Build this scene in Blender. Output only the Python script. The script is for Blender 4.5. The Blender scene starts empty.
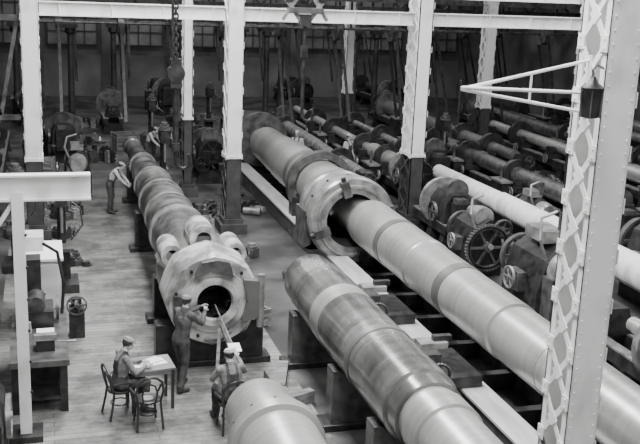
import bpy, math, random
from mathutils import Vector, Matrix, noise
random.seed(11)
V=Vector
pi=math.pi
COL=bpy.context.scene.collection

# ------------------------------------------------------------ materials
def mat(name,c1,c2=None,rough=.6,metal=0.,scale=(3,3,3),detail=4,bump=0.,lo=.35,hi=.65,rings=None):
    m=bpy.data.materials.new(name); m.use_nodes=True
    nt=m.node_tree; b=nt.nodes['Principled BSDF']
    b.inputs['Roughness'].default_value=rough; b.inputs['Metallic'].default_value=metal
    if c2 is None: c2=c1
    tc=nt.nodes.new('ShaderNodeTexCoord')
    def noise(sc,det):
        mp=nt.nodes.new('ShaderNodeMapping'); mp.inputs['Scale'].default_value=sc
        nz=nt.nodes.new('ShaderNodeTexNoise'); nz.inputs['Scale'].default_value=1; nz.inputs['Detail'].default_value=det
        nt.links.new(tc.outputs['Object'],mp.inputs['Vector']); nt.links.new(mp.outputs[0],nz.inputs['Vector']); return nz
    def ramp(nz,a,b_,lo,hi):
        rp=nt.nodes.new('ShaderNodeValToRGB')
        rp.color_ramp.elements[0].position=lo; rp.color_ramp.elements[1].position=hi
        rp.color_ramp.elements[0].color=(a,a,a*.99,1); rp.color_ramp.elements[1].color=(b_,b_,b_*.99,1)
        nt.links.new(nz.outputs[0],rp.inputs[0]); return rp
    nz=noise(scale,detail); rp=ramp(nz,c1,c2,lo,hi); col=rp.outputs[0]
    if rings:
        n2=noise((.15,rings[0],.15),3); r2=ramp(n2,rings[1],1,.4,.6)
        mx=nt.nodes.new('ShaderNodeMix'); mx.data_type='RGBA'; mx.blend_type='MULTIPLY'; mx.inputs['Factor'].default_value=1
        nt.links.new(col,mx.inputs[6]); nt.links.new(r2.outputs[0],mx.inputs[7]); col=mx.outputs[2]
    nt.links.new(col,b.inputs['Base Color'])
    if bump:
        bp=nt.nodes.new('ShaderNodeBump'); bp.inputs['Strength'].default_value=bump; bp.inputs['Distance'].default_value=.02
        nt.links.new(nz.outputs[0],bp.inputs['Height']); nt.links.new(bp.outputs[0],b.inputs['Normal'])
    return m
M_white=mat('painted_steel_white',.6,.84,.5,scale=(2,2,1.2),lo=.3,hi=.5)
M_dado=mat('painted_steel_dark',.03,.06,.5)
M_dark=mat('dark_cast_iron',.012,.045,.42,.2,scale=(5,5,5))
M_mid=mat('machine_iron',.045,.14,.38,.3,scale=(4,4,4))
M_lt=mat('bare_steel',.2,.42,.32,.45,scale=(4,4,4))
M_way=mat('planed_bed_ways',.5,.75,.35,.2,scale=(4,.6,4))
M_brR=mat('turned_steel_bright',.38,.54,.34,.5,scale=(.4,.8,.4),detail=4,lo=.35,hi=.65,rings=(9,.86))
M_brD=mat('turned_steel_dull',.13,.25,.36,.45,scale=(.7,.9,.7),detail=6,rings=(12,.8))
M_brM=mat('turned_steel_stained',.16,.42,.22,.68,scale=(.9,1.1,.9),detail=8,lo=.36,hi=.64,rings=(6,.72))
M_brL=mat('forged_steel_mottled',.06,.28,.36,.45,scale=(1.5,1.5,1.5),detail=9,lo=.4,hi=.62,rings=(3,.7))
M_face=mat('breech_face_steel',.22,.62,.4,.3,scale=(2.6,2.6,2.6),detail=9,lo=.4,hi=.58)
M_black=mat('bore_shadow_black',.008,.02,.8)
M_wood=mat('timber',.12,.26,.7,scale=(2,12,12),detail=3)
M_wdk=mat('dark_bentwood',.02,.04,.35)
M_paper=mat('paper',.8,.85,.8)
M_wall=mat('brick_wall_sooty',.07,.17,.85,scale=(.5,.5,.5),detail=5)
M_wall2=mat('whitewashed_dado',.12,.2,.85,scale=(.6,.6,.6))
M_cab=mat('enamelled_cabinet',.45,.65,.6,scale=(2,2,2))
M_pipe=mat('primed_barrel',.55,.78,.6,scale=(1,3,1),lo=.35,hi=.5)
M_skin=mat('skin',.38,.46,.55)
M_over=mat('denim_overalls',.035,.075,.85,scale=(9,9,9))
M_shirt=mat('work_shirt',.14,.24,.85,scale=(9,9,9))
M_shirtD=mat('dark_shirt',.06,.1,.85,scale=(9,9,9))
M_shirtL=mat('pale_shirt',.4,.55,.85,scale=(9,9,9))
M_cap=mat('cloth_cap',.2,.3,.85)
M_capL=mat('pale_cloth_cap',.5,.62,.85)
M_shoe=mat('leather_boot',.02,.04,.5)
M_hair=mat('dark_hair',.02,.04,.6)
M_glass=mat('window_glass_dusty',.12,.26,.25,scale=(.7,.7,.7))
M_shop=mat('oily_block_floor',.03,.13,.5,scale=(.8,.8,.8),detail=9,lo=.4,hi=.7)
def floormat():
    m=bpy.data.materials.new('floor_planks'); m.use_nodes=True; nt=m.node_tree; b=nt.nodes['Principled BSDF']
    b.inputs['Roughness'].default_value=.5
    tc=nt.nodes.new('ShaderNodeTexCoord'); br=nt.nodes.new('ShaderNodeTexBrick')
    br.inputs['Scale'].default_value=1; br.inputs['Brick Width'].default_value=3.2; br.inputs['Row Height'].default_value=.16
    br.inputs['Mortar Size'].default_value=.007; br.inputs['Mortar Smooth'].default_value=.3
    br.inputs['Color1'].default_value=(.21,.21,.205,1); br.inputs['Color2'].default_value=(.31,.31,.3,1); br.inputs['Mortar'].default_value=(.06,.06,.06,1)
    nz=nt.nodes.new('ShaderNodeTexNoise'); nz.inputs['Scale'].default_value=.75; nz.inputs['Detail'].default_value=12; nz.inputs['Roughness'].default_value=.75
    rp=nt.nodes.new('ShaderNodeValToRGB'); rp.color_ramp.elements[0].position=.42; rp.color_ramp.elements[1].position=.57
    rp.color_ramp.elements[0].color=(.3,.3,.3,1); rp.color_ramp.elements[1].color=(1,1,1,1)
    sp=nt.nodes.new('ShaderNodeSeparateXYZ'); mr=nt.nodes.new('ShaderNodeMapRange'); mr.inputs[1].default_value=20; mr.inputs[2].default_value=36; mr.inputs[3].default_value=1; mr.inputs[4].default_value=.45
    mx=nt.nodes.new('ShaderNodeMix'); mx.data_type='RGBA'; mx.blend_type='MULTIPLY'; mx.inputs['Factor'].default_value=.95
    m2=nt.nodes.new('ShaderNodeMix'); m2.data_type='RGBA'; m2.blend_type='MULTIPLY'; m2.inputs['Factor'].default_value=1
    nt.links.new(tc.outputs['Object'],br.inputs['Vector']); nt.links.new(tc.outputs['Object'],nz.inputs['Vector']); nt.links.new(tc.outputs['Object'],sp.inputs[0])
    nt.links.new(nz.outputs[0],rp.inputs[0]); nt.links.new(br.outputs['Color'],mx.inputs[6]); nt.links.new(rp.outputs[0],mx.inputs[7])
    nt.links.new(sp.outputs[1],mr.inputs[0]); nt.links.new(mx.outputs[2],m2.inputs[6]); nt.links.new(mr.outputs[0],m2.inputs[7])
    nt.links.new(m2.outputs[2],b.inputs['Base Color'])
    return m
M_floor=floormat()

# ------------------------------------------------------------ mesh builder
class MB:
    def __init__(s,org=(0,0,0)): s.v=[];s.f=[];s.m=[];s.mats=[];s.o=V(org)
    def mi(s,m):
        if m not in s.mats: s.mats.append(m)
        return s.mats.index(m)
    def add(s,vs,fs,m):
        k=len(s.v); s.v+= [V(p) for p in vs]; i=s.mi(m)
        for f in fs: s.f.append([k+a for a in f]); s.m.append(i)
    def box(s,c,sz,m,rot=None):
        c=V(c); x,y,z=[a/2 for a in sz]
        ps=[V((i,j,k)) for i in(-x,x) for j in(-y,y) for k in(-z,z)]
        if rot is not None: ps=[rot@p for p in ps]
        s.add([c+p for p in ps],[(0,1,3,2),(4,6,7,5),(0,4,5,1),(2,3,7,6),(0,2,6,4),(1,5,7,3)],m)
    def bar(s,a,b,w,t,m,up=(0,0,1)):
        a=V(a);b=V(b);d=(b-a);L=d.length;d.normalize()
        u=V(up); x=d.cross(u)
        if x.length<1e-4: x=d.cross(V((1,0,0)))
        x.normalize(); u=x.cross(d)
        R=Matrix((x,d,u)).transposed()
        s.box((a+b)/2,(w,L,t),m,R)
    def loops(s,Ls,m,cap0=True,cap1=True):
        n=len(Ls[0]); vs=[p for L in Ls for p in L]; fs=[]
        for i in range(len(Ls)-1):
            for j in range(n):
                a=i*n+j;b=i*n+(j+1)%n
                fs.append((a,b,b+n,a+n))
        if cap0: fs.append(tuple(reversed(range(n))))
        if cap1: fs.append(tuple(range((len(Ls)-1)*n,len(Ls)*n)))
        s.add(vs,fs,m)
    def cyl(s,a,b,r0,r1,m,n=16):
        a=V(a);b=V(b);d=(b-a).normalized(); x=d.orthogonal().normalized(); y=d.cross(x)
        s.loops([[p+(x*math.cos(t)+y*math.sin(t))*r for t in [2*pi*k/n for k in range(n)]] for p,r in((a,r0),(b,r1))],m)
    def tube(s,pts,r,m,n=8):
        pts=[V(p) for p in pts]; Ls=[]; x=None
        for i,p in enumerate(pts):
            d=(pts[min(i+1,len(pts)-1)]-pts[max(i-1,0)]).normalized()
            if x is None: x=d.orthogonal().normalized()
            x=(x-d*x.dot(d)).normalized(); y=d.cross(x)
            Ls.append([p+(x*math.cos(t)+y*math.sin(t))*r for t in [2*pi*k/n for k in range(n)]])
        s.loops(Ls,m)
    def rev(s,prof,m,c=(0,0,0),axis='Y',n=56,cap0=True,cap1=True,fn=None):
        c=V(c); Ls=[]
        for h,r in prof:
            L=[]
            for k in range(n):
                t=2*pi*k/n; q=r*(fn(t) if fn else 1)
                if axis=='Y': L.append(c+V((q*math.cos(t),h,q*math.sin(t))))
                elif axis=='X': L.append(c+V((h,q*math.cos(t),q*math.sin(t))))
                else: L.append(c+V((q*math.cos(t),q*math.sin(t),h)))
            Ls.append(L)
        s.loops(Ls,m,cap0,cap1)
    def prism(s,poly,y0,y1,m):
        s.loops([[V((x,y0,z)) for x,z in poly],[V((x,y1,z)) for x,z in poly]],m)
    def wheel(s,c,r,w,m,axis='X',spokes=6,hub=.18,rim=.12):
        c=V(c)
        pr=[(-w/2,r*(1-rim)),(-w/2,r),(w/2,r),(w/2,r*(1-rim)),(-w/2,r*(1-rim))]
        s.rev(pr,m,c,axis,32,False,False)
        s.rev([(-w*.7,r*hub),(w*.7,r*hub)],m,c,axis,16)
        for k in range(spokes):
            t=2*pi*k/spokes
            e=V((0,math.cos(t),math.sin(t))) if axis=='X' else V((math.cos(t),0,math.sin(t)))
            s.bar(c+e*r*hub*.8,c+e*r*(1-rim*.5),w*.5,r*.1,m,up=e.cross(V((1,0,0)) if axis=='X' else V((0,1,0))))
    def gear(s,c,r,w,m,axis='Y',teeth=36,spokes=6):
        n=teeth*4; fn=lambda t: 1.0 if int(t/(2*pi)*n+.5)%4<2 else .94
        s.rev([(-w/2,r*.82),(-w/2,r*.9)],m,c,axis,n,False,False)
        s.rev([(-w/2,r*.85),(-w/2,r),(w/2,r),(w/2,r*.85)],m,c,axis,n,False,False,fn)
        s.wheel(c,r*.9,w*.9,m,axis,spokes,.2,.12)
    def done(s,name,ang=35,bevel=0,loc=None,rz=0):
        me=bpy.data.meshes.new(name); me.from_pydata([p-s.o for p in s.v],[],s.f)
        for m in s.mats: me.materials.append(m)
        me.polygons.foreach_set('material_index',s.m)
        import bmesh
        bm=bmesh.new(); bm.from_mesh(me); bmesh.ops.recalc_face_normals(bm,faces=bm.faces); bm.to_mesh(me); bm.free()
        me.polygons.foreach_set('use_smooth',[True]*len(me.polygons)); me.set_sharp_from_angle(angle=math.radians(ang))
        ob=bpy.data.objects.new(name,me); COL.objects.link(ob); ob.location=s.o if loc is None else loc; ob.rotation_euler[2]=rz
        if bevel:
            b=ob.modifiers.new('bev','BEVEL'); b.width=bevel; b.segments=2; b.limit_method='ANGLE'; b.angle_limit=math.radians(50)
        return ob

# ------------------------------------------------------------ room
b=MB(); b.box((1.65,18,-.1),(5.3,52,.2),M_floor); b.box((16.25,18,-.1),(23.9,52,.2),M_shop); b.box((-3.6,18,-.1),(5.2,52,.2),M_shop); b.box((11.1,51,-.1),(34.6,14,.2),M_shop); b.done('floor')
b=MB((0,0,0)); b.box((11,58.2,5.5),(34,.4,11),M_wall); b.box((11,57.95,1.2),(34,.1,2.4),M_wall2)
for i in range(9): b.box((-4+i*3.8,57.9,5.5),(.5,.2,11),M_wall)
b.done('wall_back')
b=MB(); b.box((-6.2,29,5.5),(.4,58,11),M_wall); b.done('wall_left')
b=MB(); b.box((28.2,29,5.5),(.4,58,11),M_wall); b.done('wall_right')
b=MB(); b.box((11,43.5,11.1),(34,29,.2),M_wall)  # unseen roof over the rear only, added to darken the back of the hall
for y in (34,40.5,46,52): b.box((11,y,10.8),(34,.3,.4),M_mid)
b.done('rear_shade_roof')
for i in range(8):
    b=MB(); cx=-2.1+i*3.8
    b.box((cx,57.92,5.3),(2.8,.06,4.6),M_glass)
    for k in range(5): b.box((cx-1.4+k*.7,57.86,5.3),(.07,.08,4.6),M_dado)
    for k in range(7): b.box((cx,57.86,3.0+k*.766),(2.8,.08,.07),M_dado)
    b.done('window_%d'%(i+1))

# ------------------------------------------------------------ columns
def column(x,y,h,dado,wx=.42,wy=.62,name='lattice_steel_column',bay=.62):
    b=MB((x,y,0))
    def seg(z0,z1,m):
        if z1-z0<.02: return
        zc=(z0+z1)/2;L=z1-z0
        for sy in(-1,1):
            b.box((x,y+sy*(wy/2-.012),zc),(wx,.024,L),m)
            for sx in(-1,1): b.box((x+sx*(wx/2-.012),y+sy*(wy/2-.06),zc),(.024,.12,L),m)
    seg(0,dado,M_dado); seg(dado,h,M_white)
    n=int((h-.5)/bay)
    for i in range(n):
        z=.35+i*bay; m=M_dado if z<dado else M_white
        for sx in(-1,1):
            X=x+sx*(wx/2+.008)
            a=-1 if i%2 else 1
            for q in (a,-a):
                b.bar((X,y-q*(wy/2-.05),z),(X,y+q*(wy/2-.05),z+bay),.075,.016,m,up=(1,0,0))
            b.box((X+sx*.01,y,z+bay/2),(.016,.16,.16),m,Matrix.Rotation(pi/4,3,'X'))
            for sy in(-1,1): b.box((X+sx*.01,y+sy*(wy/2-.07),z),(.016,.14,.18),m)
            for sy in(-1,1):
                for dz in(-.05,.05): b.cyl((X+sx*.015,y+sy*(wy/2-.06),z+dz),(X+sx*.03,y+sy*(wy/2-.06),z+dz),.016,.012,m,6)
        if y<12:
            for sx in(-1,1):
                for q in range(4): b.cyl((x+sx*(wx/2-.05),y-wy/2,z+q*bay/4),(x+sx*(wx/2-.05),y-wy/2-.012,z+q*bay/4),.016,.012,m,6)
    b.box((x,y,.14),(wx+.35,wy+.35,.28),M_dado)
    b.box((x,y,.34),(wx+.15,wy+.15,.14),M_dado)
    if dado>0: b.box((x,y,dado),(wx+.06,wy+.06,.08),M_white)
    return b.done(name)
column(6.25,9.7,9,1.0)
for x in (-.3,5.1): column(x,26.3,8.6,2.2)
column(10.6,26.3,8.6,2.2,.42,.85)
column(16.2,26.3,8.6,2.2)
column(13.5,42,8.6,2.2,.36,.5); column(18.0,37,8.6,2.2,.4,.6); column(4.5,31,8.6,2.6,.3,.4); column(-2.4,42,8.6,2.2,.36,.5)
column(23,37,8.6,2.2,.36,.5); column(8.6,44,8.6,2.4,.3,.4)
def ibeam(x0,x1,y,z,h=.34,w=.26,m=M_white,name='roof_beam'):
    b=MB(((x0+x1)/2,y,z)); L=x1-x0;c=(x0+x1)/2
    b.box((c,y,z),(L,.03,h),m); b.box((c,y,z+h/2),(L,w,.03),m); b.box((c,y,z-h/2),(L,w,.03),m)
    k=x0+.5
    while k<x1:
        b.box((k,y,z),(.02,w*.9,h),m); k+=1.35
    return b.done(name)
ibeam(-.05,4.85,26.3,6.15); ibeam(5.35,10.35,26.3,6.15); ibeam(10.9,15.95,26.3,6.15)
ibeam(-5.9,27.9,26.85,6.95,.4)
ibeam(-5.9,27.9,37.4,6.6,.45,m=M_mid); ibeam(-5.9,27.9,50,6.4,.4,m=M_mid)
b=MB((11,46,6))
for z in (5.9,7.1): b.box((11,46,z),(33.6,.25,.16),M_dark)
for k in range(27):
    x0=-5.4+k*1.2; b.bar((x0,46,5.9 if k%2 else 7.1),(x0+1.2,46,7.1 if k%2 else 5.9),.1,.1,M_dark)
b.done('crane_girder')
for k,x in enumerate((1.3,3.4,6.9,9.6,11.2,12.3,15.6,17.2,20.5,-1.2)):
    b=MB((x,47.5,0)); y=47.5+(k%3)*1.3
    b.rev([(0,.28),(.3,.28),(.34,.16),(4.2,.13),(4.3,.24),(4.5,.24)],M_dado,(x,y,0),'Z',16); b.box((x,y,4.6),(.7,.3,.2),M_dado); b.done('cast_iron_post')
for (y,x0,x1,z) in ((39,-5.5,27.5,5.2),(53,-5.5,27.5,4.6)):
    b=MB(((x0+x1)/2,y,z)); b.cyl((x0,y,z),(x1,y,z),.06,.06,M_mid,10); k=x0+.8
    while k<x1:
        r=random.choice((.28,.4,.5)); b.rev([(-.12,r),(.12,r)],M_mid,(k,y,z),'X',20)
        b.box((k+.6,y,z+1.0),(.08,.08,2.0),M_dark)
        b.bar((k,y-r,z),(k,y-1.6-random.random(),1.6),.12,.012,M_dark,up=(0,1,0)); b.bar((k,y+r,z),(k,y-1.1,1.6),.12,.012,M_dark,up=(0,1,0))
        k+=random.uniform(1.9,2.8)
    b.done('line_shaft')
b=MB((-2,26.3,4))
for z in (3.3,5.9): b.bar((-.6,26.3,z),(-5.6,26.3,z),.12,.14,M_mid)
for k in range(10):
    x0=-.6-k*.5; b.bar((x0,26.3,3.3 if k%2 else 5.9),(x0-.5,26.3,5.9 if k%2 else 3.3),.1,.1,M_mid)
b.done('bracing_truss')

# ------------------------------------------------------------ gun barrels
def cradle(x,y,zc,r,m=M_wood,w=None,d=.34):
    w=w or r*1.15
    b=MB((x,y,0)); zt=zc-r*.62
    pts=[(x-w,0),(x+w,0),(x+w,zt),(x+w*.82,zt)]
    for k in range(9):
        t=-pi*(.22)-(pi*(1-.44))*k/8
        pts.append((x+r*1.02*math.cos(t),zc+r*1.02*math.sin(t)))
    pts+= [(x-w*.82,zt),(x-w,zt)]
    b.prism(pts,y-d/2,y+d/2,m)
    b.box((x,y,.06),(2*w+.3,d+.12,.12),M_dark)
    b.done('barrel_cradle',bevel=.015)
ZL=1.4; XL=2.86
b=MB((XL,25,ZL))
def octf(t):
    a=(t%(pi/4))-pi/8
    o=math.cos(pi/8)/math.cos(a); return .35+.65*o*1.03
c=(XL,0,ZL)
b.rev([(17.25,.62),(17.25,.82),(17.2,.87),(16.32,.87),(16.24,.81)],M_face,c,fn=octf,n=64,cap0=False,cap1=False)
b.rev([(16.24,.81),(16.23,.62),(16.2,.6),(16.2,.47),(16.12,.45),(16.12,.34),(16.18,.31)],M_face,c,n=64,cap0=False,cap1=False)
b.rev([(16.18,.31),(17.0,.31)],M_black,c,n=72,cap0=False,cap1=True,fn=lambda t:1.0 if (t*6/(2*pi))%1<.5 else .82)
for k in range(9):
    t=2*pi*k/9+.1; b.cyl((XL+.71*math.cos(t),16.19,ZL+.71*math.sin(t)),(XL+.71*math.cos(t),16.27,ZL+.71*math.sin(t)),.03,.03,M_dark,8)
b.prism([(XL+.5,ZL-.38),(XL+.84,ZL-.3),(XL+.9,ZL+.05),(XL+.84,ZL+.38),(XL+.52,ZL+.42),(XL+.6,ZL)],16.06,16.26,M_brD)
b.cyl((XL+.84,16.12,ZL-.5),(XL+.84,16.12,ZL+.5),.07,.07,M_lt,12)
b.prism([(XL-.36,ZL+.5),(XL-.1,ZL+.58),(XL+.34,ZL+.48),(XL+.26,ZL+.74),(XL+.05,ZL+.8),(XL-.24,ZL+.76)],16.1,16.26,M_mid)
b.box((XL-.66,16.18,ZL-.1),(.16,.14,.5),M_mid); b.cyl((XL-.66,16.05,ZL-.25),(XL-.66,16.2,ZL-.25),.05,.05,M_lt,10)
b.tube([(XL+.3,16.1,ZL-.55),(XL+.1,16.02,ZL-.68),(XL-.2,16.02,ZL-.66)],.035,M_mid)
b.rev([(17.25,.72),(17.5,.8),(18.3,.82),(18.6,.78),(18.65,.66)],M_brD,c,n=56)
b.rev([(18.6,.67),(19.6,.66),(19.62,.62),(20.9,.62)],M_mid,c,n=56)
b.rev([(20.9,.62),(20.92,.67),(21.1,.67),(21.12,.6)],M_lt,c,n=56)
for dx,dz,r in((-.02,.86,.27),(-.62,.56,.21),(.6,.56,.21)):
    cc=(XL+dx,0,ZL+dz)
    b.rev([(17.35,r*.5),(17.3,r*.55),(17.3,r),(18.15,r),(18.2,r*.9),(18.2,r*.5)],M_face,cc,n=28,cap0=False,cap1=False)
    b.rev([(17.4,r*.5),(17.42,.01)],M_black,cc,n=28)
b.box((XL-.02,17.7,ZL+.66),(.56,.65,.5),M_brD)
for s in(-1,1): b.box((XL+s*.6,17.6,ZL+.38),(.5,.6,.3),M_brD,Matrix.Rotation(-s*.7,3,'Y'))
b.rev([(21.1,.6),(24.2,.56),(24.22,.53),(26.2,.5),(26.22,.44),(29.0,.37),(29.02,.34),(32.3,.25),(32.35,.31),(32.8,.31),(32.85,.25),(32.85,.12),(32.5,.12)],M_brL,c,n=48)
for yy,rr in((22.5,.595),(24.1,.58),(26.1,.52),(27.6,.42),(28.95,.395)): b.rev([(yy,rr-.03),(yy,rr+.02),(yy+.18,rr+.02),(yy+.18,rr-.03)],M_mid if int(yy)%2 else M_lt,c,n=48)
b.done('gun_barrel')
for y,r in((16.75,.88),(19.2,.67),(24.6,.57),(30.2,.34)): cradle(XL,y,ZL,r,M_dark)

XM=4.93; b=MB((XM,12,ZL)); c=(XM,0,ZL)
b.rev([(6.4,.42),(9.2,.43),(9.22,.46),(10.3,.46),(10.32,.5),(10.75,.5),(10.77,.47),(10.95,.47)],M_brR,c,n=72)
b.rev([(10.95,.52),(11.3,.53),(11.32,.57),(12.9,.575)],M_brM,c,n=72)
b.rev([(12.9,.575),(12.9,.59),(13.05,.59),(13.05,.575)],M_brD,c,n=72)
b.rev([(13.05,.575),(14.6,.58)],M_brM,c,n=72); b.rev([(14.6,.585),(15.1,.585)],M_brR,c,n=72)
b.rev([(15.1,.58),(15.9,.58),(15.92,.555),(16.7,.55),(16.72,.53),(17.15,.53),(17.26,.49),(17.32,.4),(17.32,.2),(16.9,.2)],M_brM,c,n=72)
b.done('gun_barrel')
for y,r in((7.5,.43),(11.7,.58),(13.7,.58),(16.3,.555)): cradle(XM,y,ZL,r,M_mid,w=.6)

XR=7.6; b=MB((XR,20,ZL)); c=(XR,0,ZL)
def P(l,m): b.rev(l,m,c,n=72)
P([(5.5,.45),(9.4,.46),(9.42,.48),(12.1,.495)],M_brR); P([(12.1,.505),(13.6,.51),(13.62,.48),(13.72,.48),(13.74,.53),(15.8,.535)],M_brR)
P([(15.8,.55),(16.1,.55)],M_brD); P([(16.1,.545),(17.6,.555),(17.62,.575),(17.85,.575),(17.87,.55)],M_brR)
P([(17.85,.56),(19.2,.57)],M_brR); P([(19.2,.585),(19.45,.585)],M_brD); P([(19.4,.575),(21.3,.59),(21.32,.5),(23.5,.5)],M_brR)
P([(23.5,.6),(24.0,.6),(24.02,.76),(24.7,.76),(24.72,.72),(27.0,.72)],M_brR); P([(27.0,.75),(27.3,.75)],M_brD)
P([(27.3,.72),(29.4,.71),(29.42,.66),(30.6,.66)],M_brR); P([(30.6,.63),(32.8,.6),(32.85,.4),(34.4,.4)],M_brR)
b.done('gun_barrel')
XF=2.72; ZF=1.33; b=MB((XF,11,ZF)); c=(XF,0,ZF)
b.rev([(6.2,.56),(10.6,.56),(10.62,.63),(10.82,.63),(10.84,.56),(11.15,.55)],M_brR,c,n=72)
b.rev([(11.15,.52),(11.2,.52),(11.24,.48),(11.8,.47),(11.88,.43),(11.88,.2),(11.6,.2)],M_brR,c,n=72)
for k in range(12):
    t=2*pi*k/12; b.cyl((XF+.6*math.cos(t),10.8,ZF+.6*math.sin(t)),(XF+.6*math.cos(t),10.88,ZF+.6*math.sin(t)),.022,.022,M_dark,8)
b.done('gun_barrel')
for y in(7.2,9.9): cradle(XF,y,ZF,.565)

# ------------------------------------------------------------ big lathe under right barrel
b=MB((XR,20,0))
for sx in(-1,1):
    b.box((XR+sx*.72,19.5,.24),(.42,30,.46),M_mid)
    b.box((XR+sx*.72,19.5,.5),(.5,30,.06),M_way)
for k in range(20): b.box((XR,5.5+k*1.5,.2),(1.1,.18,.3),M_dark)
b.done('lathe_bed',bevel=.01)
xc=XR-.35; ZC=ZL; b=MB((xc,22.3,0)); c=(xc,0,ZC)
b.rev([(21.6,.68),(21.6,.82),(21.5,.84),(21.5,.9),(21.6,.92),(21.6,1.05),(21.66,1.1),(21.9,1.1),(21.94,1.04),(22.8,.98),(22.84,1.02),(22.96,1.02),(23.0,.92),(23.6,.85),(23.6,.6)],M_lt,c,n=72,cap0=False,cap1=False)
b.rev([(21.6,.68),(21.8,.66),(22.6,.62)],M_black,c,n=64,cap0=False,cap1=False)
for k in range(4):
    t=.3+k*pi/2; e=V((math.cos(t),0,math.sin(t)))
    b.bar(V((xc,21.5,ZC))+e*.66,V((xc,21.5,ZC))+e*1.06,.2,.2,M_mid,up=(0,1,0)); b.cyl(V((xc,21.5,ZC))+e*1.0,V((xc,21.5,ZC))+e*1.16,.06,.06,M_dark,8)
for k in range(12):
    t=2*pi*k/12; e=V((math.cos(t),0,math.sin(t)))
    b.cyl(V((xc,22.2,ZC))+e*1.0,V((xc,22.2,ZC))+e*1.06,.03,.03,M_dark,8)
b.prism([(xc-1.05,.54),(xc+1.4,.54),(xc+1.15,1.7),(xc+.9,1.7),(xc+.85,.5),(xc-.85,.5),(xc-.9,1.5),(xc-1.05,1.5)],22.3,23.2,M_mid)
b.done('lathe_faceplate')
def carriage(x,y,name='lathe_carriage'):
    b=MB((x,y,0))
    b.box((x,y,.64),(1.0,1.3,.2),M_dark); b.box((x-.35,y,.9),(.36,.8,.36),M_mid)
    b.box((x-.2,y,1.12),(.5,.3,.12),M_lt); b.box((x-.02,y,1.22),(.34,.12,.1),M_dark)
    b.wheel((x-.62,y-.2,.85),.22,.04,M_lt,'X'); b.wheel((x-.62,y+.35,.75),.14,.04,M_lt,'X')
    b.box((x-.5,y,.36),(.24,1.2,.6),M_dark); b.gear((x-.3,y-.62,.8),.22,.06,M_mid,'Y',20,5)
    b.cyl((x-.35,y-.9,.95),(x-.35,y+.7,.95),.035,.035,M_lt,10)
    b.done(name,bevel=.01)
carriage(6.5,14.2); carriage(6.5,17.3)
b=MB((XR,26,0)); c=(XR,0,ZL)
b.rev([(25.7,.78),(25.7,.98),(26.0,.98),(26.0,.78),(25.7,.78)],M_mid,c,n=48,cap0=False,cap1=False)
b.box((XR-.65,25.85,.8),(.4,.4,.55),M_dark); b.box((XR+.65,25.85,.8),(.4,.4,.55),M_dark); b.done('steady_rest')
b=MB((XR,35,0)); b.prism([(XR-.95,.5),(XR+.95,.5),(XR+.8,1.5),(XR+.4,2.1),(XR-.4,2.1),(XR-.8,1.5)],34.3,36.4,M_dark)
b.box((XR,35.6,.26),(1.9,1.6,.5),M_dark)
b.rev([(33.7,.9),(33.7,1.0),(33.9,1.0),(33.9,.45)],M_mid,(XR,0,ZL),n=40); b.wheel((XR-1.1,35.2,1.5),.5,.15,M_mid); b.done('lathe_headstock')

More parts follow.
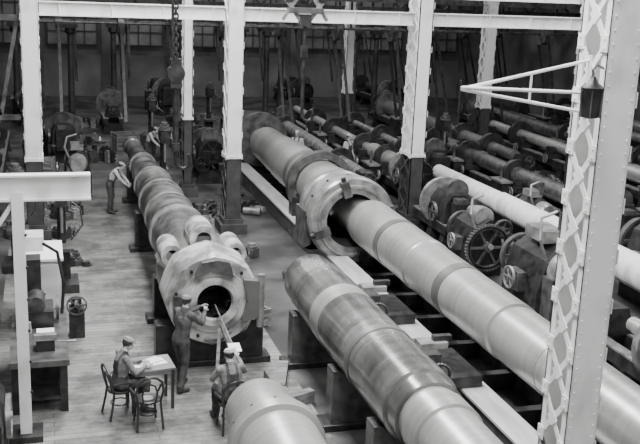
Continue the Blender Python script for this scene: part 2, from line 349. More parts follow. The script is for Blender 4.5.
# ------------------------------------------------------------ generic lathes
def lathe(x,y0,y1,r=.22,z=1.15,mb=M_dark,mw=M_mid,ways=M_lt,flip=False,name='engine_lathe'):
    b=MB((x,(y0+y1)/2,0)); L=y1-y0; yc=(y0+y1)/2
    for sx in(-1,1):
        b.box((x+sx*.34,yc,.6),(.2,L,.26),mb); b.box((x+sx*.34,yc,.75),(.22,L,.04),ways)
    n=max(2,int(L/2.2))
    for k in range(n+1):
        yy=y0+.3+(L-.6)*k/n; b.prism([(x-.5,0),(x+.5,0),(x+.36,.5),(x-.36,.5)],yy-.14,yy+.14,mb)
    s=-1 if flip else 1; yh=y0+.7 if s>0 else y1-.7
    b.prism([(x-.45,.76),(x+.45,.76),(x+.42,1.3),(x+.22,1.58),(x-.22,1.58),(x-.42,1.3)],yh-.6,yh+.5,mb)
    ya=yh+s*.5; fr=random.choice((.46,.6,.7)); b.rev([(ya,.2),(ya,fr),(ya+s*.16,fr),(ya+s*.2,.3)],random.choice((mw,M_lt)),(x,0,z),n=32)
    for k,rr in enumerate((.34,.27,.2)): b.rev([(yh-.35+k*.2,rr),(yh-.18+k*.2,rr)],mw,(x,0,1.62),n=24)
    if random.random()<.25: b.gear((x,yh-s*.75,1.2),.42,.12,mb,'Y',28); b.gear((x-.35,yh-s*.78,.75),.28,.1,mb,'Y',20)
    else: b.box((x,yh-s*.8,1.0),(.6,.35,.8),mb); b.box((x-.1,yh-s*.8,1.45),(.3,.3,.14),mw)
    b.wheel((x-.55,yh,1.0),.28,.08,mw)
    yt=y1-.5 if s>0 else y0+.5
    b.prism([(x-.36,.76),(x+.36,.76),(x+.2,1.3),(x-.2,1.3)],yt-.3,yt+.3,mb); b.wheel((x,yt+s*.5,z),.2,.05,mw,'Y')
    b.cyl((x,yt,z),(x,yt+s*.5,z),.06,.06,mw,10)
    e=yt-s*.3; st=ya+s*.1; Q=[]; N=random.choice((3,4,5,6)); cuts=sorted([0,1]+[random.random() for _ in range(N-1)])
    if random.random()<.3: e=st+(e-st)*random.uniform(.5,.75)
    for k in range(N):
        a=st+(e-st)*cuts[k]; c2=st+(e-st)*cuts[k+1]; rr=r*(1-.13*k*random.uniform(.7,1.1)); Q+=[(a,rr),(c2,rr*.97)]
    b.rev(Q,random.choice((mw,M_lt,M_brR,M_brD)),(x,0,z),n=28)
    k=y0+2.2
    while k<y1-1.5:
        yy=k; t=random.random()
        b.box((x-.1,yy,.86),(.95,.6,.16),mb); b.box((x-.42,yy,1.06),(.25,.3,.28),mb); b.wheel((x-.64,yy,.75),.17,.04,ways)
        if t>.4: b.rev([(yy+.8,r+.02),(yy+.8,r+.2),(yy+1.0,r+.2),(yy+1.0,r+.02)],mb,(x,0,z),n=24); b.box((x,yy+.9,.85),(.5,.24,.3),mb)
        if t>.6: b.box((x-.75,yy+.5,.5),(.3,.8,1.0),mb); b.cyl((x-.75,yy+.5,1.0),(x-.75,yy+.5,1.5),.05,.04,mw); b.box((x-.75,yy+.5,1.05),(.4,.9,.06),ways)
        k+=random.uniform(2.2,4.2)
    b.done(name)
lathe(-1.8,28.5,40,.26,mw=M_lt); lathe(-4.1,30,41,.2); lathe(-4.4,16,25.5,.2)
lathe(.7,36.5,44,.24); lathe(-.6,46,56,.3); lathe(3.0,43.5,46.8,.2,flip=True); lathe(5.6,32.5,43,.3,mw=M_mid)
lathe(9.75,27.6,40,.26,flip=True); lathe(11.6,28,46,.3,mw=M_mid); lathe(6.2,49.5,56,.28); lathe(13.1,30,40.5,.26)
lathe(15.0,21.5,38,.3,mw=M_mid); lathe(16.6,30,46,.34,mw=M_mid,flip=True); lathe(19.4,23,41,.34,mw=M_lt); lathe(21.3,27,46,.36,mw=M_mid,flip=True); lathe(24.4,26,46,.34,mw=M_lt); lathe(26.4,30,46,.3,mw=M_mid)
lathe(14,51,57,.3); lathe(18.8,49.5,57,.3); lathe(17.7,16,24.5,.3)

ZP=1.15
b=MB((12.5,24,ZP)); b.rev([(13.5,.38),(19,.37),(19.02,.4),(19.3,.4),(19.32,.35),(24,.32),(24.02,.29),(28.6,.24),(28.6,.1)],M_pipe,(12.5,0,ZP),n=40); b.done('gun_barrel')
for y,r in((15,.38),(20,.35),(24.5,.29),(27.8,.25)): cradle(12.5,y,ZP,r,M_dark,w=.5)

def mill(x,y,sz=1.,g=True,name='boring_mill_drive'):
    b=MB((x,y,0)); q=sz
    b.prism([(x-.55*q,0),(x+.55*q,0),(x+.55*q,.8*q),(x+.38*q,1.5*q),(x+.1*q,1.75*q),(x-.35*q,1.45*q),(x-.55*q,.8*q)],y-.75*q,y+.75*q,M_dark)
    if g:
        b.gear((x-.05*q,y-.95*q,.95*q),.72*q,.14*q,M_mid,'Y',44,6); b.gear((x+.42*q,y-.92*q,1.5*q),.28*q,.14*q,M_mid,'Y',20,5)
    else:
        b.box((x-.1*q,y-.95*q,.6*q),(.7*q,.4*q,1.2*q),M_mid); b.rev([(y-1.3*q,.3*q),(y-1.15*q,.38*q),(y-.8*q,.4*q)],M_lt,(x,0,1.3*q),n=28)
        b.box((x,y+.1,1.85*q),(.5*q,.8*q,.25*q),M_lt); b.box((x+.2*q,y-.2*q,2.1*q),(.12,.12,.5*q),M_mid)
    b.wheel((x,y+1.0*q,1.1*q),.5*q,.14*q,M_mid,'Y',6); b.cyl((x,y-1.1*q,1.0*q),(x,y+1.15*q,1.0*q),.08*q,.08*q,M_lt)
    if g:
        for k,rr in enumerate((.3,.24,.18)): b.rev([(y+(-.5+.3*k)*q,rr*q),(y+(-.2+.3*k)*q,rr*q)],M_lt,(x,0,1.75*q),n=24)
    b.box((x-.62*q,y,.9*q),(.2*q,.5*q,.4*q),M_mid); b.wheel((x-.8*q,y,.95*q),.24*q,.05,M_lt,'X')
    b.tube([(x-.3*q,y-.6*q,1.4*q),(x-.5*q,y-.6*q,1.9*q),(x-.4*q,y-.4*q,2.3*q),(x,y-.3*q,2.4*q)],.035,M_lt)
    b.done(name)
mill(10.6,21.6,.85); mill(10.5,17.9,1.05,False); mill(13.9,18.2,1.15,False); mill(13.9,15.0,1.1); mill(15.8,17.5,.9,False); mill(1.0,32.2,.8,False); mill(13.8,24.5,.7,False)
lathe(10.4,12,15.6,.2); lathe(10.9,23.2,25.6,.2)
b=MB((12,14.6,0))
for k in range(9): b.box((11.2+k*.1,13.2,.62),(.03,1.4,.04),M_way)
for yy in(12.6,13.2,13.8): b.box((11.6,yy,.58),(.95,.05,.05),M_way)
for sx in(11.18,12.02):
    for yy in(12.65,13.75): b.box((sx,yy,.28),(.06,.06,.56),M_dark)
b.done('grated_platform')

def pile(x,y,s=1,name='machine_parts_pile'):
    b=MB((x,y,0))
    for k in range(14):
        dx,dy=random.uniform(-.6,.6)*s,random.uniform(-.6,.6)*s; m=random.choice((M_dark,M_mid,M_mid,M_lt,M_wood,M_dark))
        t=random.random(); R=Matrix.Rotation(random.uniform(0,3),3,'Z')
        if t<.45:
            w,d,h=[random.uniform(.1,.5)*s for _ in range(3)]; b.box((x+dx,y+dy,h/2),(w,d,h),m,R); b.box((x+dx,y+dy,h+.03),(w*.6,d*.6,.06),m,R)
        elif t<.7:
            r=random.uniform(.08,.28)*s; h=random.uniform(.1,.6)*s; b.rev([(0,r),(h*.3,r),(h*.3,r*.7),(h,r*.7)],m,(x+dx,y+dy,0),'Z',20)
        elif t<.88:
            r=random.uniform(.05,.12); L=random.uniform(.5,1.1)*s; e=R@V((L/2,0,0)); b.cyl(V((x+dx,y+dy,r))-e,V((x+dx,y+dy,r))+e,r,r,m,12)
        else:
            r=random.uniform(.15,.35)*s; b.wheel((x+dx,y+dy,r),r,.08,m,random.choice('XY'))
    b.done(name)
for p in((5.9,21.5,.7),(4.6,28.2,.8),(6.2,28.4,.6),(6.0,30.8,.6),(.4,28.6,.8),(-.1,30.2,.7),(2.0,37.5,1),(1.9,41.5,.7),(4.2,41.5,.9),(8.3,40.5,.8),(9.2,20.0,.5),(9.2,15.6,.5),(14.0,27.5,.6),(10.7,29,.4),(18.0,27,.8),(14.9,40.6,.9),(14.1,34.2,.5),(5.9,19.3,.6),(4.0,20.2,.5),(-2.4,22,1),(-1.3,26.6,.7),(.5,45,.8),(18.2,31,.7),(20.4,25,.4),(4.9,23.8,.6),(1.7,46,.9),(7.4,47,.8),(-3,33,.6),(.9,35.2,.6),(4.1,34.6,.6),(3.9,38.7,.7),(.5,26.3,.5),(.6,23.6,.5)): pile(*p)
def crate(x,y,w,d,h,name='timber_crate',rz=0):
    b=MB((0,0,0)); n=max(2,int(h/.16))
    for k in range(n):
        z=(k+.5)*h/n
        for sy in(-1,1): b.box((0,sy*d/2,z),(w,.03,h/n*.85),M_wood)
        for sx in(-1,1): b.box((sx*w/2,0,z),(.03,d,h/n*.85),M_wood)
    for sx in(-1,1):
        for sy in(-1,1): b.box((sx*(w/2+.01),sy*(d/2+.01),h/2),(.07,.07,h),M_wood)
    b.box((0,0,.04),(w,d,.05),M_wood); b.box((0,0,h*.55),(w*.9,d*.9,h*.3),M_mid)
    b.done(name,loc=(x,y,0),rz=rz)
for a in((4.2,26.2,.6,.5,.45),(-.1,34.9,.7,.6,.6),(3.2,39.9,.9,.7,.7),(4.1,18.6,.5,.5,.4)): crate(*a,rz=random.uniform(-.4,.4))
b=MB((3.95,15.3,0))
for i,(x,y,w,d,h) in enumerate(((4.0,15.6,.2,1.1,.18),(3.85,15.2,.18,1.3,.15),(4.1,14.6,.5,.16,.22))): b.box((x,y,h/2),(w,d,h),M_wood,Matrix.Rotation(.35*i-.3,3,'Z'))
b.done('timber_blocking')

# ------------------------------------------------------------ cranes / hangers
b=MB((2.9,21.8,5))
x,y=2.9,21.8
for i in range(46):
    z=8.2-i*.11
    R=Matrix.Rotation(pi/2*(i%2),3,'Z')
    b.tube([V((x,y,z))+R@V((.055*math.cos(t),0,.08*math.sin(t))) for t in [2*pi*k/8 for k in range(9)]],.022,M_dark,6)
b.cyl((x-.07,y,8.2),(x-.07,y,5.2),.03,.03,M_dark,8)
b.box((x,y,4.95),(.24,.2,.66),M_dark); b.rev([(-.12,.2),(.12,.2)],M_dark,(x,y,4.95),'Y',24)
b.cyl((x,y,4.6),(x,y,3.3),.07,.06,M_dark); b.cyl((x,y,3.35),(x,y,3.15),.1,.1,M_dark)
b.tube([(x,y,3.2),(x,y,3.0)]+[(x+.17-.17*math.cos(t),y,2.95-.2*math.sin(t)) for t in [k*pi/8*1.25 for k in range(9)]],.045,M_dark)
b.done('crane_hook')
b=MB((6.6,24.4,5)); x,y=6.6,24.4
b.box((x,y,6.35),(.9,.35,.14),M_mid)
for s in(-1,1):
    b.bar((x+s*.75,y,6.95),(x+s*.12,y,6.1),.08,.1,M_lt); b.bar((x+s*.1,y,6.85),(x+s*.6,y,6.1),.06,.08,M_lt)
    b.rev([(-.1,.16),(.1,.16)],M_dark,(x+s*.45,y,6.72),'Y',20)
b.box((x,y,6.1),(.28,.3,.3),M_dark); b.cyl((x,y,6.05),(x,y,3.9),.05,.05,M_dark); b.box((x,y,5.3),(.16,.16,.3),M_dark)
b.tube([(x,y,3.9),(x,y,3.7)]+[(x+.15-.15*math.cos(t),y,3.65-.18*math.sin(t)) for t in [k*pi/8*1.25 for k in range(9)]],.045,M_dark)
b.done('chain_hoist')
b=MB((5.3,9.7,6)); X0=6.02
for a,c2 in [((X0,9.7,6.35),(4.45,9.75,6.0)),((X0,9.7,5.75),(4.45,9.75,6.0)),((X0,9.45,6.0),(4.45,9.75,6.02))]: b.tube([a,c2],.02,M_white)
b.tube([(X0,9.7,6.4),(X0,9.7,5.7)],.03,M_white); b.tube([(4.45,9.75,6.1),(4.45,9.75,5.6)],.015,M_dark)
b.tube([(5.3,9.72,6.19),(5.3,9.72,5.88)],.014,M_white); b.done('wall_bracket')
x,y=5.72,9.12; b=MB((x,y,5.9))
b.rev([(5.76,.03),(5.78,.1),(6.05,.12),(6.1,.13),(6.15,.06),(6.22,.02)],M_dark,(x,y,0),'Z',16)
for k in range(6):
    t=k*pi/3; b.cyl((x+.12*math.cos(t),y+.12*math.sin(t),5.78),(x+.13*math.cos(t),y+.13*math.sin(t),6.07),.008,.008,M_mid,6)
b.tube([(x,y,6.2),(x,y+.03,6.28),(x+.12,y+.15,6.33),(x+.3,y+.3,6.28)],.014,M_mid); b.done('lantern')
b=MB((-.45,14.3,0)); x,y=-.42,14.3
b.box((x,y,2.0),(.05,.2,3.9),M_white)
for s in(-1,1): b.box((x,y+s*.1,2.0),(.17,.02,3.9),M_white)
b.box((x-.2,y,4.0),(2.5,.04,.36),M_white)
for s in(-1,1): b.box((x-.2,y,4.0+s*.18),(2.5,.2,.03),M_white)
b.bar((x-.05,y,3.8),(x-1.2,y,2.0),.12,.06,M_white); b.box((x,y,.05),(.5,.5,.1),M_dark)
for k in range(6): b.cyl((x+.1,y-.13,.8+k*.5),(x+.1,y-.08,.8+k*.5),.02,.02,M_dark,8)
b.done('jib_crane')

# ------------------------------------------------------------ left side machines
b=MB((-.2,19.5,0))
b.box((-.2,19.6,.78),(.85,1.3,1.4),M_cab); b.box((-.2,19.6,1.5),(.95,1.4,.06),M_paper); b.box((-.2,19.6,.04),(.8,1.2,.08),M_dark)
b.box((-.2,18.94,.8),(.74,.02,1.2),M_cab); b.box((-.2,18.925,.8),(.02,.02,1.2),M_dado); b.cyl((-.1,18.93,.8),(-.1,18.88,.8),.02,.02,M_dark,8); b.cyl((-.3,18.93,.8),(-.3,18.88,.8),.02,.02,M_dark,8)
b.box((-.35,19.8,1.68),(.5,.6,.3),M_cab); b.done('tool_cabinet',bevel=.01)
b=MB((-.4,16.5,0))
b.box((-.2,16.3,.9),(.95,2.6,.1),M_mid)
for sx in(-.38,.38):
    for yy in(15.15,16.3,17.45): b.box((-.2+sx,yy,.43),(.12,.12,.86),M_dark)
b.box((-.2,16.3,.25),(.85,2.4,.05),M_dark); b.box((-.2,16.6,.5),(.7,1.5,.5),M_dark)
b.box((-.1,15.6,1.05),(.3,.34,.22),M_dark); b.box((-.1,15.45,1.2),(.36,.1,.1),M_lt); b.cyl((.1,15.6,1.05),(.4,15.6,1.05),.015,.015,M_lt)
b.box((-.25,16.9,1.1),(.6,.7,.3),M_dark); b.wheel((.12,16.9,1.2),.22,.05,M_mid,'X'); b.box((-.1,16.3,.97),(.3,.25,.05),M_paper); b.cyl((-.4,16.2,.95),(-.4,16.2,1.2),.08,.07,M_lt)
b.rev([(16.6,.16),(17.2,.16)],M_mid,(-.25,0,1.35),n=20)
b.tube([(.2,17.3,.95),(.25,17.35,1.5),(.15,17.4,2.1),(-.1,17.3,2.3)],.03,M_dark); b.box((-.35,17.3,1.5),(.4,.4,1.1),M_dark)
b.done('workbench')
def drill(x,y,name='drill_press'):
    b=MB((x,y,0)); b.box((x,y,.1),(.7,.9,.2),M_dark); b.cyl((x,y+.2,.2),(x,y+.2,2.5),.11,.09,M_dark); b.box((x,y-.1,1.0),(.5,.6,.08),M_mid)
    b.box((x,y-.05,2.2),(.26,.8,.36),M_dark); b.cyl((x,y-.3,2.1),(x,y-.3,1.4),.045,.03,M_lt); b.wheel((x+.2,y-.2,2.15),.2,.03,M_mid)
    for k,r in enumerate((.2,.15,.1)): b.rev([(2.4+k*.09,r),(2.48+k*.09,r)],M_mid,(x,y-.25,0),'Z',20)
    b.tube([(x+.15,y-.4,2.2),(x+.4,y-.5,2.0),(x+.45,y-.45,1.6),(x+.2,y-.2,1.2)],.02,M_mid); b.box((x,y+.2,.6),(.35,.35,.8),M_dark); b.done(name)
drill(.3,21.7); drill(-.7,23.4); drill(-1.8,24.9); drill(-1.4,18); drill(-.4,38.5); drill(14,32); drill(4.0,37.2); drill(7.0,41.5); drill(3.6,29.9)
b=MB((-1.3,13.6,0))
b.prism([(-1.6,0),(-.7,0),(-.7,1.0),(-.95,1.3),(-1.5,1.3)],12.6,14.0,M_dark); b.wheel((-.62,13.2,.9),.32,.07,M_lt,'X'); b.box((-.75,13.5,.6),(.2,.5,.4),M_mid)
b.cyl((-1.2,12.4,1.35),(-1.2,14.1,1.35),.12,.12,M_mid); b.done('grinding_machine')
b=MB((.5,18.6,0)); b.box((.5,18.6,.3),(.3,.36,.6),M_dark); b.wheel((.5,18.4,.7),.2,.08,M_mid,'Y',5); b.cyl((.5,18.35,.7),(.5,18.9,.7),.04,.04,M_lt); b.box((.5,18.7,.66),(.2,.2,.2),M_dark); b.done('bench_grinder')

b=MB((0,0,0)); b.box((0,0,.735),(.75,.62,.03),M_wood)
for sx in(-1,1):
    for sy in(-1,1): b.bar((sx*.33,sy*.26,0),(sx*.33,sy*.26,.72),.05,.05,M_wdk)
b.box((0,-.27,.68),(.66,.02,.08),M_wood); b.box((0,.27,.68),(.66,.02,.08),M_wood)
b.box((.05,.02,.756),(.42,.3,.008),M_paper,Matrix.Rotation(.2,3,'Z')); b.box((-.15,-.1,.765),(.3,.22,.01),M_paper,Matrix.Rotation(-.3,3,'Z')); b.box((.05,.05,.775),(.3,.21,.01),M_paper,Matrix.Rotation(.5,3,'Z'))
b.done('writing_table',loc=(1.58,15.1,0),rz=.1)
def chair(x,y,rz):
    b=MB((0,0,0))
    b.rev([(.43,.17),(.435,.205),(.465,.21),(.475,.19),(.468,.17)],M_wdk,(0,0,0),'Z',28)
    b.rev([(.466,.168),(.47,.02)],M_wood,(0,0,0),'Z',28)
    for sx in(-1,1): b.cyl((sx*.14,.14,.44),(sx*.18,.2,0),.022,.016,M_wdk,8)
    hoop=[(-.21,-.24,0),(-.19,-.18,.3),(-.18,-.16,.46),(-.22,-.2,.65),(-.19,-.24,.82),(-.1,-.26,.9),(0,-.265,.92),(.1,-.26,.9),(.19,-.24,.82),(.22,-.2,.65),(.18,-.16,.46),(.19,-.18,.3),(.21,-.24,0)]
    b.tube(hoop,.02,M_wdk); b.tube([(-.1,-.17,.46),(-.12,-.2,.62),(-.08,-.235,.76),(0,-.245,.8),(.08,-.235,.76),(.12,-.2,.62),(.1,-.17,.46)],.015,M_wdk)
    b.tube([(.15*math.cos(t),.15*math.sin(t),.22) for t in [2*pi*k/20 for k in range(21)]],.012,M_wdk,6)
    for q in(-1,1): b.tube([(q*.21,-.2,.62),(q*.28,-.02,.66),(q*.25,.1,.63),(q*.18,.12,.47)],.018,M_wdk)
    b.done('bentwood_chair',loc=(x,y,0),rz=rz)
chair(1.46,14.35,0.1)

# ------------------------------------------------------------ people
def remesh(mb,vox,smooth=2):
    me=bpy.data.meshes.new('t'); me.from_pydata(mb.v,[],mb.f); ob=bpy.data.objects.new('t',me); COL.objects.link(ob)
    r=ob.modifiers.new('r','REMESH'); r.mode='VOXEL'; r.voxel_size=vox
    s=ob.modifiers.new('s','SMOOTH'); s.iterations=smooth; s.factor=.5
    dg=bpy.context.evaluated_depsgraph_get(); dg.update(); out=bpy.data.meshes.new_from_object(ob.evaluated_get(dg)); bpy.data.objects.remove(ob); return out
def caps(mb,a,b_,r0,r1,n=12):
    a=V(a);b_=V(b_);d=b_-a
    if d.length<1e-5: d=V((0,0,1e-4))
    d.normalize(); x=d.orthogonal().normalized(); y=d.cross(x); Ls=[]
    for k in range(5):
        t=-pi/2+.05+(pi/2-.05)*k/4; Ls.append((a+d*r0*math.sin(t),r0*math.cos(t)))
    for k in range(5):
        t=(pi/2-.05)*k/4; Ls.append((b_+d*r1*math.sin(t),r1*math.cos(t)))
    mb.loops([[p+(x*math.cos(q)+y*math.sin(q))*r for q in [2*pi*j/n for j in range(n)]] for p,r in Ls],M_skin)
def ell(mb,c,s,R=None,n=14):
    c=V(c); Ls=[]
    for k in range(9):
        t=-pi/2+.06+(pi-.12)*k/8; L=[]
        for j in range(n):
            q=2*pi*j/n; p=V((s[0]*math.cos(t)*math.cos(q),s[1]*math.cos(t)*math.sin(q),s[2]*math.sin(t)))
            L.append(c+(R@p if R else p))
        Ls.append(L)
    mb.loops(Ls,M_skin)
def loft(mb,rings,n=16):
    mb.loops([[V(c)+V(sv)*math.cos(q)+V(fv)*math.sin(q) for q in [2*pi*j/n for j in range(n)]] for c,sv,fv in rings],M_skin)
def human(name,loc,rz,J,mats,headrot=(0,0,0),curl=.5,vox=.014,hat=True):
    mb=MB(); seg=[]
    P={k:V(v) for k,v in J.items()}
    pel,che,nek=P['pel'],P['che'],P['nek']
    side=(P['shR']-P['shL']).normalized(); up=(che-pel).normalized(); fr=up.cross(side).normalized()
    hs=(P['hipR']-P['hipL']).normalized()
    w=(pel+che)/2+fr*.005
    loft(mb,[(pel-up*.1,hs*.1,fr*.08),(pel-up*.06,hs*.165,fr*.115),(pel+up*.04,hs*.165,fr*.12),(w,side*.15,fr*.115),(che-up*.05,side*.175,fr*.13),(che+up*.06,side*.185,fr*.125),(che+up*.13,side*.16,fr*.1),(nek-up*.01,side*.075,fr*.07)])
    for s in('L','R'):
        hip,kn,an,toe=P['hip'+s],P['kn'+s],P['an'+s],P['toe'+s]
        caps(mb,hip,kn,.1,.072); caps(mb,kn,an,.07,.06)
        caps(mb,an+V((0,0,-.03)),an+V((0,0,.05)),.05,.058); caps(mb,an+V((0,0,-.04)),toe,.042,.036)
        seg+=[(hip,kn,.08,0),(kn,an+(kn-an).normalized()*.06,.06,0),(an+V((0,0,-.045)),toe,.05,1),(an,an+V((0,0,-.04)),.05,1)]
        sh,el,wr=P['sh'+s],P['el'+s],P['wr'+s]
        caps(mb,che+up*.07+(sh-che)*.3,sh,.075,.066); caps(mb,sh,el,.062,.05); caps(mb,el,wr,.05,.038)
        wd=(wr-el).normalized(); caps(mb,wr,wr+wd*.02,.028,.026)
        seg+=[(sh,el,.06,3),(el,wr-wd*.02,.045,3),(wr+wd*.015,wr+wd*.03,.03,4)]
    hd=P['head']; caps(mb,nek-up*.02,hd-V((0,0,.04)),.06,.055)
    ax_n=(hd-nek).normalized()
    caps(mb,nek,nek+ax_n*.015,.075,.07)
    body=remesh(mb,vox)
    M=[mats[0],M_shoe,mats[1],mats[2],M_skin,mats[3],M_hair,M_black]
    def cls(p):
        if (p-nek).dot(ax_n)>.03 and (p-hd).length<.2 and (p-nek).length<.16: return 4
        best=9;bi=0
        for a,b_,r,k in seg:
            d=b_-a; t=max(0,min(1,(p-a).dot(d)/max(d.length_squared,1e-9))); q=(p-(a+d*t)).length-r
            if q<best: best=q;bi=k
        h=(p-pel).dot(up); H=(che-pel).length; lat=abs((p-che).dot(side))
        if h>-.12 and best>-.02 and lat<.19 and h<H+.3:
            if h<H*.45: return 0
            if (lat<.105 and h<H+.06) or .055<lat<.1: return 0
            return 2
        if bi==0 and h>H*.45: return 2
        return bi
    nm=[v.normal.copy() for v in body.vertices]
    for v,n_ in zip(body.vertices,nm):
        p=v.co; v.co=p+n_*(noise.noise(V((p.x*14,p.y*14,p.z*9)))*.010+noise.noise(p*30)*.004)
    allv=[];allf=[];allm=[]
    def merge(me,f,T=lambda v:v):
        k=len(allv); allv.extend([T(v.co.copy()) for v in me.vertices])
        for p in me.polygons: allf.append([k+i for i in p.vertices]); allm.append(f(p.center))
        bpy.data.meshes.remove(me)
    merge(body,cls)
    R=Matrix.Rotation(headrot[2],3,'Z')@Matrix.Rotation(headrot[0],3,'X')@Matrix.Rotation(headrot[1],3,'Y')
    HT=lambda v:hd+R@v
    h=MB()
    ell(h,(0,-.015,.035),(.074,.093,.088)); ell(h,(0,.022,-.03),(.056,.066,.078)); ell(h,(0,.05,-.075),(.032,.032,.028))
    caps(h,(0,.088,.01),(0,.108,-.025),.009,.015,8); caps(h,(-.035,.078,.03),(.035,.078,.03),.014,.014,8)
    for s in(-1,1):
        ell(h,(s*.077,-.005,-.005),(.009,.02,.032)); ell(h,(s*.035,.07,-.02),(.02,.018,.016))
    caps(h,(-.018,.085,-.052),(.018,.085,-.052),.009,.009,8)
    caps(h,(0,-.01,-.06),(0,-.02,-.1),.05,.05)
    def hc(p):
        if ((p.y<.045 and p.z>p.y*.6) or p.z>.075) or (p.y<-.05 and p.z>-.06): return 6
        if abs(p.z+.054)<.0045 and abs(p.x)<.024 and p.y>.07: return 7
        return 4
    merge(remesh(h,.007,1),hc,HT)
    e=MB()
    for s in(-1,1): ell(e,(s*.031,.079,.012),(.013,.01,.008))
    k=len(allv); allv.extend([HT(v) for v in e.v])
    for f in e.f: allf.append([k+i for i in f]); allm.append(7)
    if hat:
        e=MB(); ell(e,(0,-.016,.072),(.086,.105,.04)); ell(e,(0,-.016,.095),(.078,.1,.034),Matrix.Rotation(-.12,3,'X')); ell(e,(0,.088,.062),(.058,.048,.009),Matrix.Rotation(-.3,3,'X'))
        merge(remesh(e,.008,2),lambda c_:5,HT)
    for s in('L','R'):
        sg=1 if s=='R' else -1
        wr,el=P['wr'+s],P['el'+s]; d=(wr-el).normalized(); pn=V(J.get('pn'+s,(-sg,0,0)))
        pn=(pn-d*pn.dot(d)).normalized(); ax=d.cross(pn).normalized()
        if ax.dot(V((0,1,.3)))<0: ax=-ax
        h=MB(); o=wr+d*.02
        for q in(-.028,-.01,.01,.027): caps(h,o,o+d*.075+ax*q,.017,.013,8)
        for q,L in((.03,.07),(.01,.08),(-.01,.075),(-.029,.058)):
            p=o+d*.075+ax*q; a=0
            for i,l in enumerate((L*.45,L*.32,L*.25)):
                a+=curl*(.7 if i==0 else 1.0); nd=(d*math.cos(a)+pn*math.sin(a)); p2=p+nd*l; caps(h,p,p2,.0095-.0008*i,.0088-.0008*i,8); p=p2
        p=o+d*.02+ax*.028
        for i,l in enumerate((.035,.028,.024)):
            nd=(d*(.7+.1*i)+ax*(.75-.35*i)+pn*(.25+.3*i)).normalized(); p2=p+nd*l; caps(h,p,p2,.012-.001*i,.011-.001*i,8); p=p2
        merge(remesh(h,.0055,1),lambda c_:4)
    me=bpy.data.meshes.new(name); me.from_pydata(allv,[],allf)
    for m in M: me.materials.append(m)
    me.polygons.foreach_set('material_index',allm); me.polygons.foreach_set('use_smooth',[True]*len(me.polygons))
    ob=bpy.data.objects.new(name,me); COL.objects.link(ob); ob.location=loc; ob.rotation_euler[2]=rz
    return ob
stand=dict(pel=(0,0,.95),che=(0,.01,1.28),nek=(0,.0,1.49),head=(0,.03,1.62),
 hipL=(-.09,0,.92),hipR=(.09,0,.92),knL=(-.1,.03,.5),knR=(.1,.03,.5),anL=(-.11,-.01,.09),anR=(.11,-.01,.09),toeL=(-.13,.16,.04),toeR=(.13,.16,.04),
 shL=(-.18,0,1.42),shR=(.18,0,1.42),elL=(-.24,-.03,1.14),elR=(.24,-.03,1.14),wrL=(-.23,.08,.9),wrR=(.23,.08,.9))
work=dict(stand); work.update(pel=(0,-.04,.95),che=(0,.03,1.27),nek=(0,.06,1.48),head=(.0,.11,1.6),hipL=(-.09,-.04,.92),hipR=(.09,-.04,.92),knL=(-.12,.1,.5),knR=(.1,-.03,.5),anL=(-.14,.1,.09),anR=(.12,-.18,.09),toeL=(-.17,.27,.04),toeR=(.16,-.02,.04),
 shL=(-.17,.07,1.41),shR=(.18,.04,1.41),elL=(-.2,.31,1.27),elR=(.24,.24,1.22),wrL=(-.08,.52,1.38),wrR=(.1,.46,1.36),pnL=(.4,0,-.9),pnR=(-.5,0,-.85))
sit=dict(pel=(0,-.02,.57),che=(0,.04,.89),nek=(0,.08,1.09),head=(0,.14,1.21),hipL=(-.09,0,.54),hipR=(.09,0,.54),knL=(-.13,.42,.55),knR=(.13,.42,.55),anL=(-.13,.42,.1),anR=(.15,.36,.1),toeL=(-.15,.58,.045),toeR=(.19,.52,.045),
 shL=(-.18,.06,1.02),shR=(.18,.06,1.02),elL=(-.24,.18,.78),elR=(.24,.18,.78),wrL=(-.12,.4,.82),wrR=(.12,.4,.82),pnL=(0,0,-1),pnR=(0,0,-1))
human('worker',(2.2,15.62,0),math.radians(-52),work,(M_over,M_shirtD,M_shirtD,M_cap),(-.15,0,0))
chair(1.06,14.82,math.radians(-75)); human('worker',(1.06,14.82,0),math.radians(-75),sit,(M_over,M_shirt,M_shirt,M_cap),(-.45,0,0))
chair(2.76,13.95,math.radians(8)); s3=dict(sit); s3.update(elR=(.3,.24,.86),wrR=(.26,.46,1.02),elL=(-.26,.2,.82))
human('worker',(2.76,13.95,0),math.radians(8),s3,(M_over,M_shirt,M_shirt,M_capL),(-.2,0,.2))
bend=dict(stand); bend.update(che=(0,.14,1.22),nek=(0,.27,1.38),head=(0,.36,1.47),shL=(-.18,.22,1.34),shR=(.18,.22,1.34),elL=(-.22,.36,1.1),elR=(.22,.38,1.1),wrL=(-.16,.52,.94),wrR=(.16,.55,.95))
w=human('worker',(1.85,28.8,0),math.radians(-110),bend,(M_over,M_shirtL,M_shirtL,M_cap),(-.3,0,0),vox=.024)
for (x,y,rz) in((3.7,35.7,-2.2),(-.7,36,-1.2)):
    o=bpy.data.objects.new('worker',w.data); COL.objects.link(o); o.location=(x,y,0); o.rotation_euler[2]=rz
w=human('worker',(8.95,33.6,0),2.6,stand,(M_over,M_shirtL,M_shirtL,M_capL),(-.1,0,0),vox=.024)
o=bpy.data.objects.new('worker',w.data); COL.objects.link(o); o.location=(10.68,32.8,0); o.rotation_euler[2]=-2.6
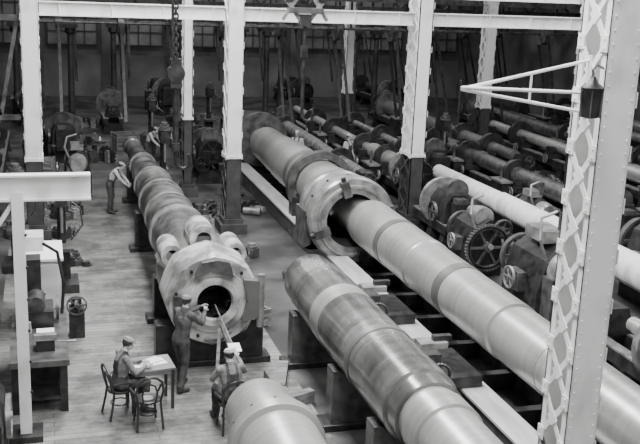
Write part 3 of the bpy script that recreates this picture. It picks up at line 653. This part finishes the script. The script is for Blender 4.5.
b=MB((2.8,15.2,1.1)); b.tube([(2.9,16.35,1.28),(2.96,14.5,1.03)],.014,M_wood); b.box((2.96,14.75,1.07),(.2,.26,.012),M_paper,Matrix.Rotation(.2,3,'X')); b.done('measuring_rod')
b=MB((3.1,15.4,0)); b.bar((3.3,15.5,0),(2.95,15.9,1.05),.09,.03,M_wood); b.bar((2.75,15.3,0),(2.9,15.85,1.0),.06,.03,M_wood); b.bar((2.8,15.55,.4),(3.25,15.65,.4),.05,.03,M_wood); b.done('wooden_trestle')

# ------------------------------------------------------------ light
w=bpy.data.worlds.new('World'); bpy.context.scene.world=w; w.use_nodes=True
bg=w.node_tree.nodes['Background']; bg.inputs[0].default_value=(.9,.9,.9,1); bg.inputs[1].default_value=.34
def area(name,loc,sx,sy,e,rot=(0,0,0)):
    l=bpy.data.lights.new(name,'AREA'); l.shape='RECTANGLE'; l.size=sx; l.size_y=sy; l.energy=e; o=bpy.data.objects.new(name,l); COL.objects.link(o); o.location=loc; o.rotation_euler=rot
area('skylight_main',(3,17,12.5),2,22,5600,(0,math.radians(-6),0))
area('skylight_right',(15,20,12.5),3,20,1900)
area('front_fill',(3,-5,13),12,3,1200,(math.radians(50),0,0))  # unseen fill added behind the camera to brighten faces turned this way
area('rear_fill',(10,42,10.4),20,1.5,1200)  # unseen fill added below the closed rear roof to lift the machine rows
area('far_fill',(10,53,10.4),24,1.5,600)  # second added fill under that roof, brightens the far end

# ------------------------------------------------------------ camera
th,ps,ro=map(math.radians,(14.2,16.5,2.3))
fw=V((math.sin(ps)*math.cos(th),math.cos(ps)*math.cos(th),-math.sin(th))); rt=V((math.cos(ps),-math.sin(ps),0)); up=rt.cross(fw)
r2=rt*math.cos(ro)+up*math.sin(ro); u2=-rt*math.sin(ro)+up*math.cos(ro)
cd=bpy.data.cameras.new('camera'); cam=bpy.data.objects.new('camera',cd); COL.objects.link(cam)
cd.sensor_width=36; cd.lens=950/640*36; cd.clip_end=300
m=Matrix((r2,u2,-fw)).transposed().to_4x4(); m.translation=V((0,0,7.1)); cam.matrix_world=m
bpy.context.scene.camera=cam
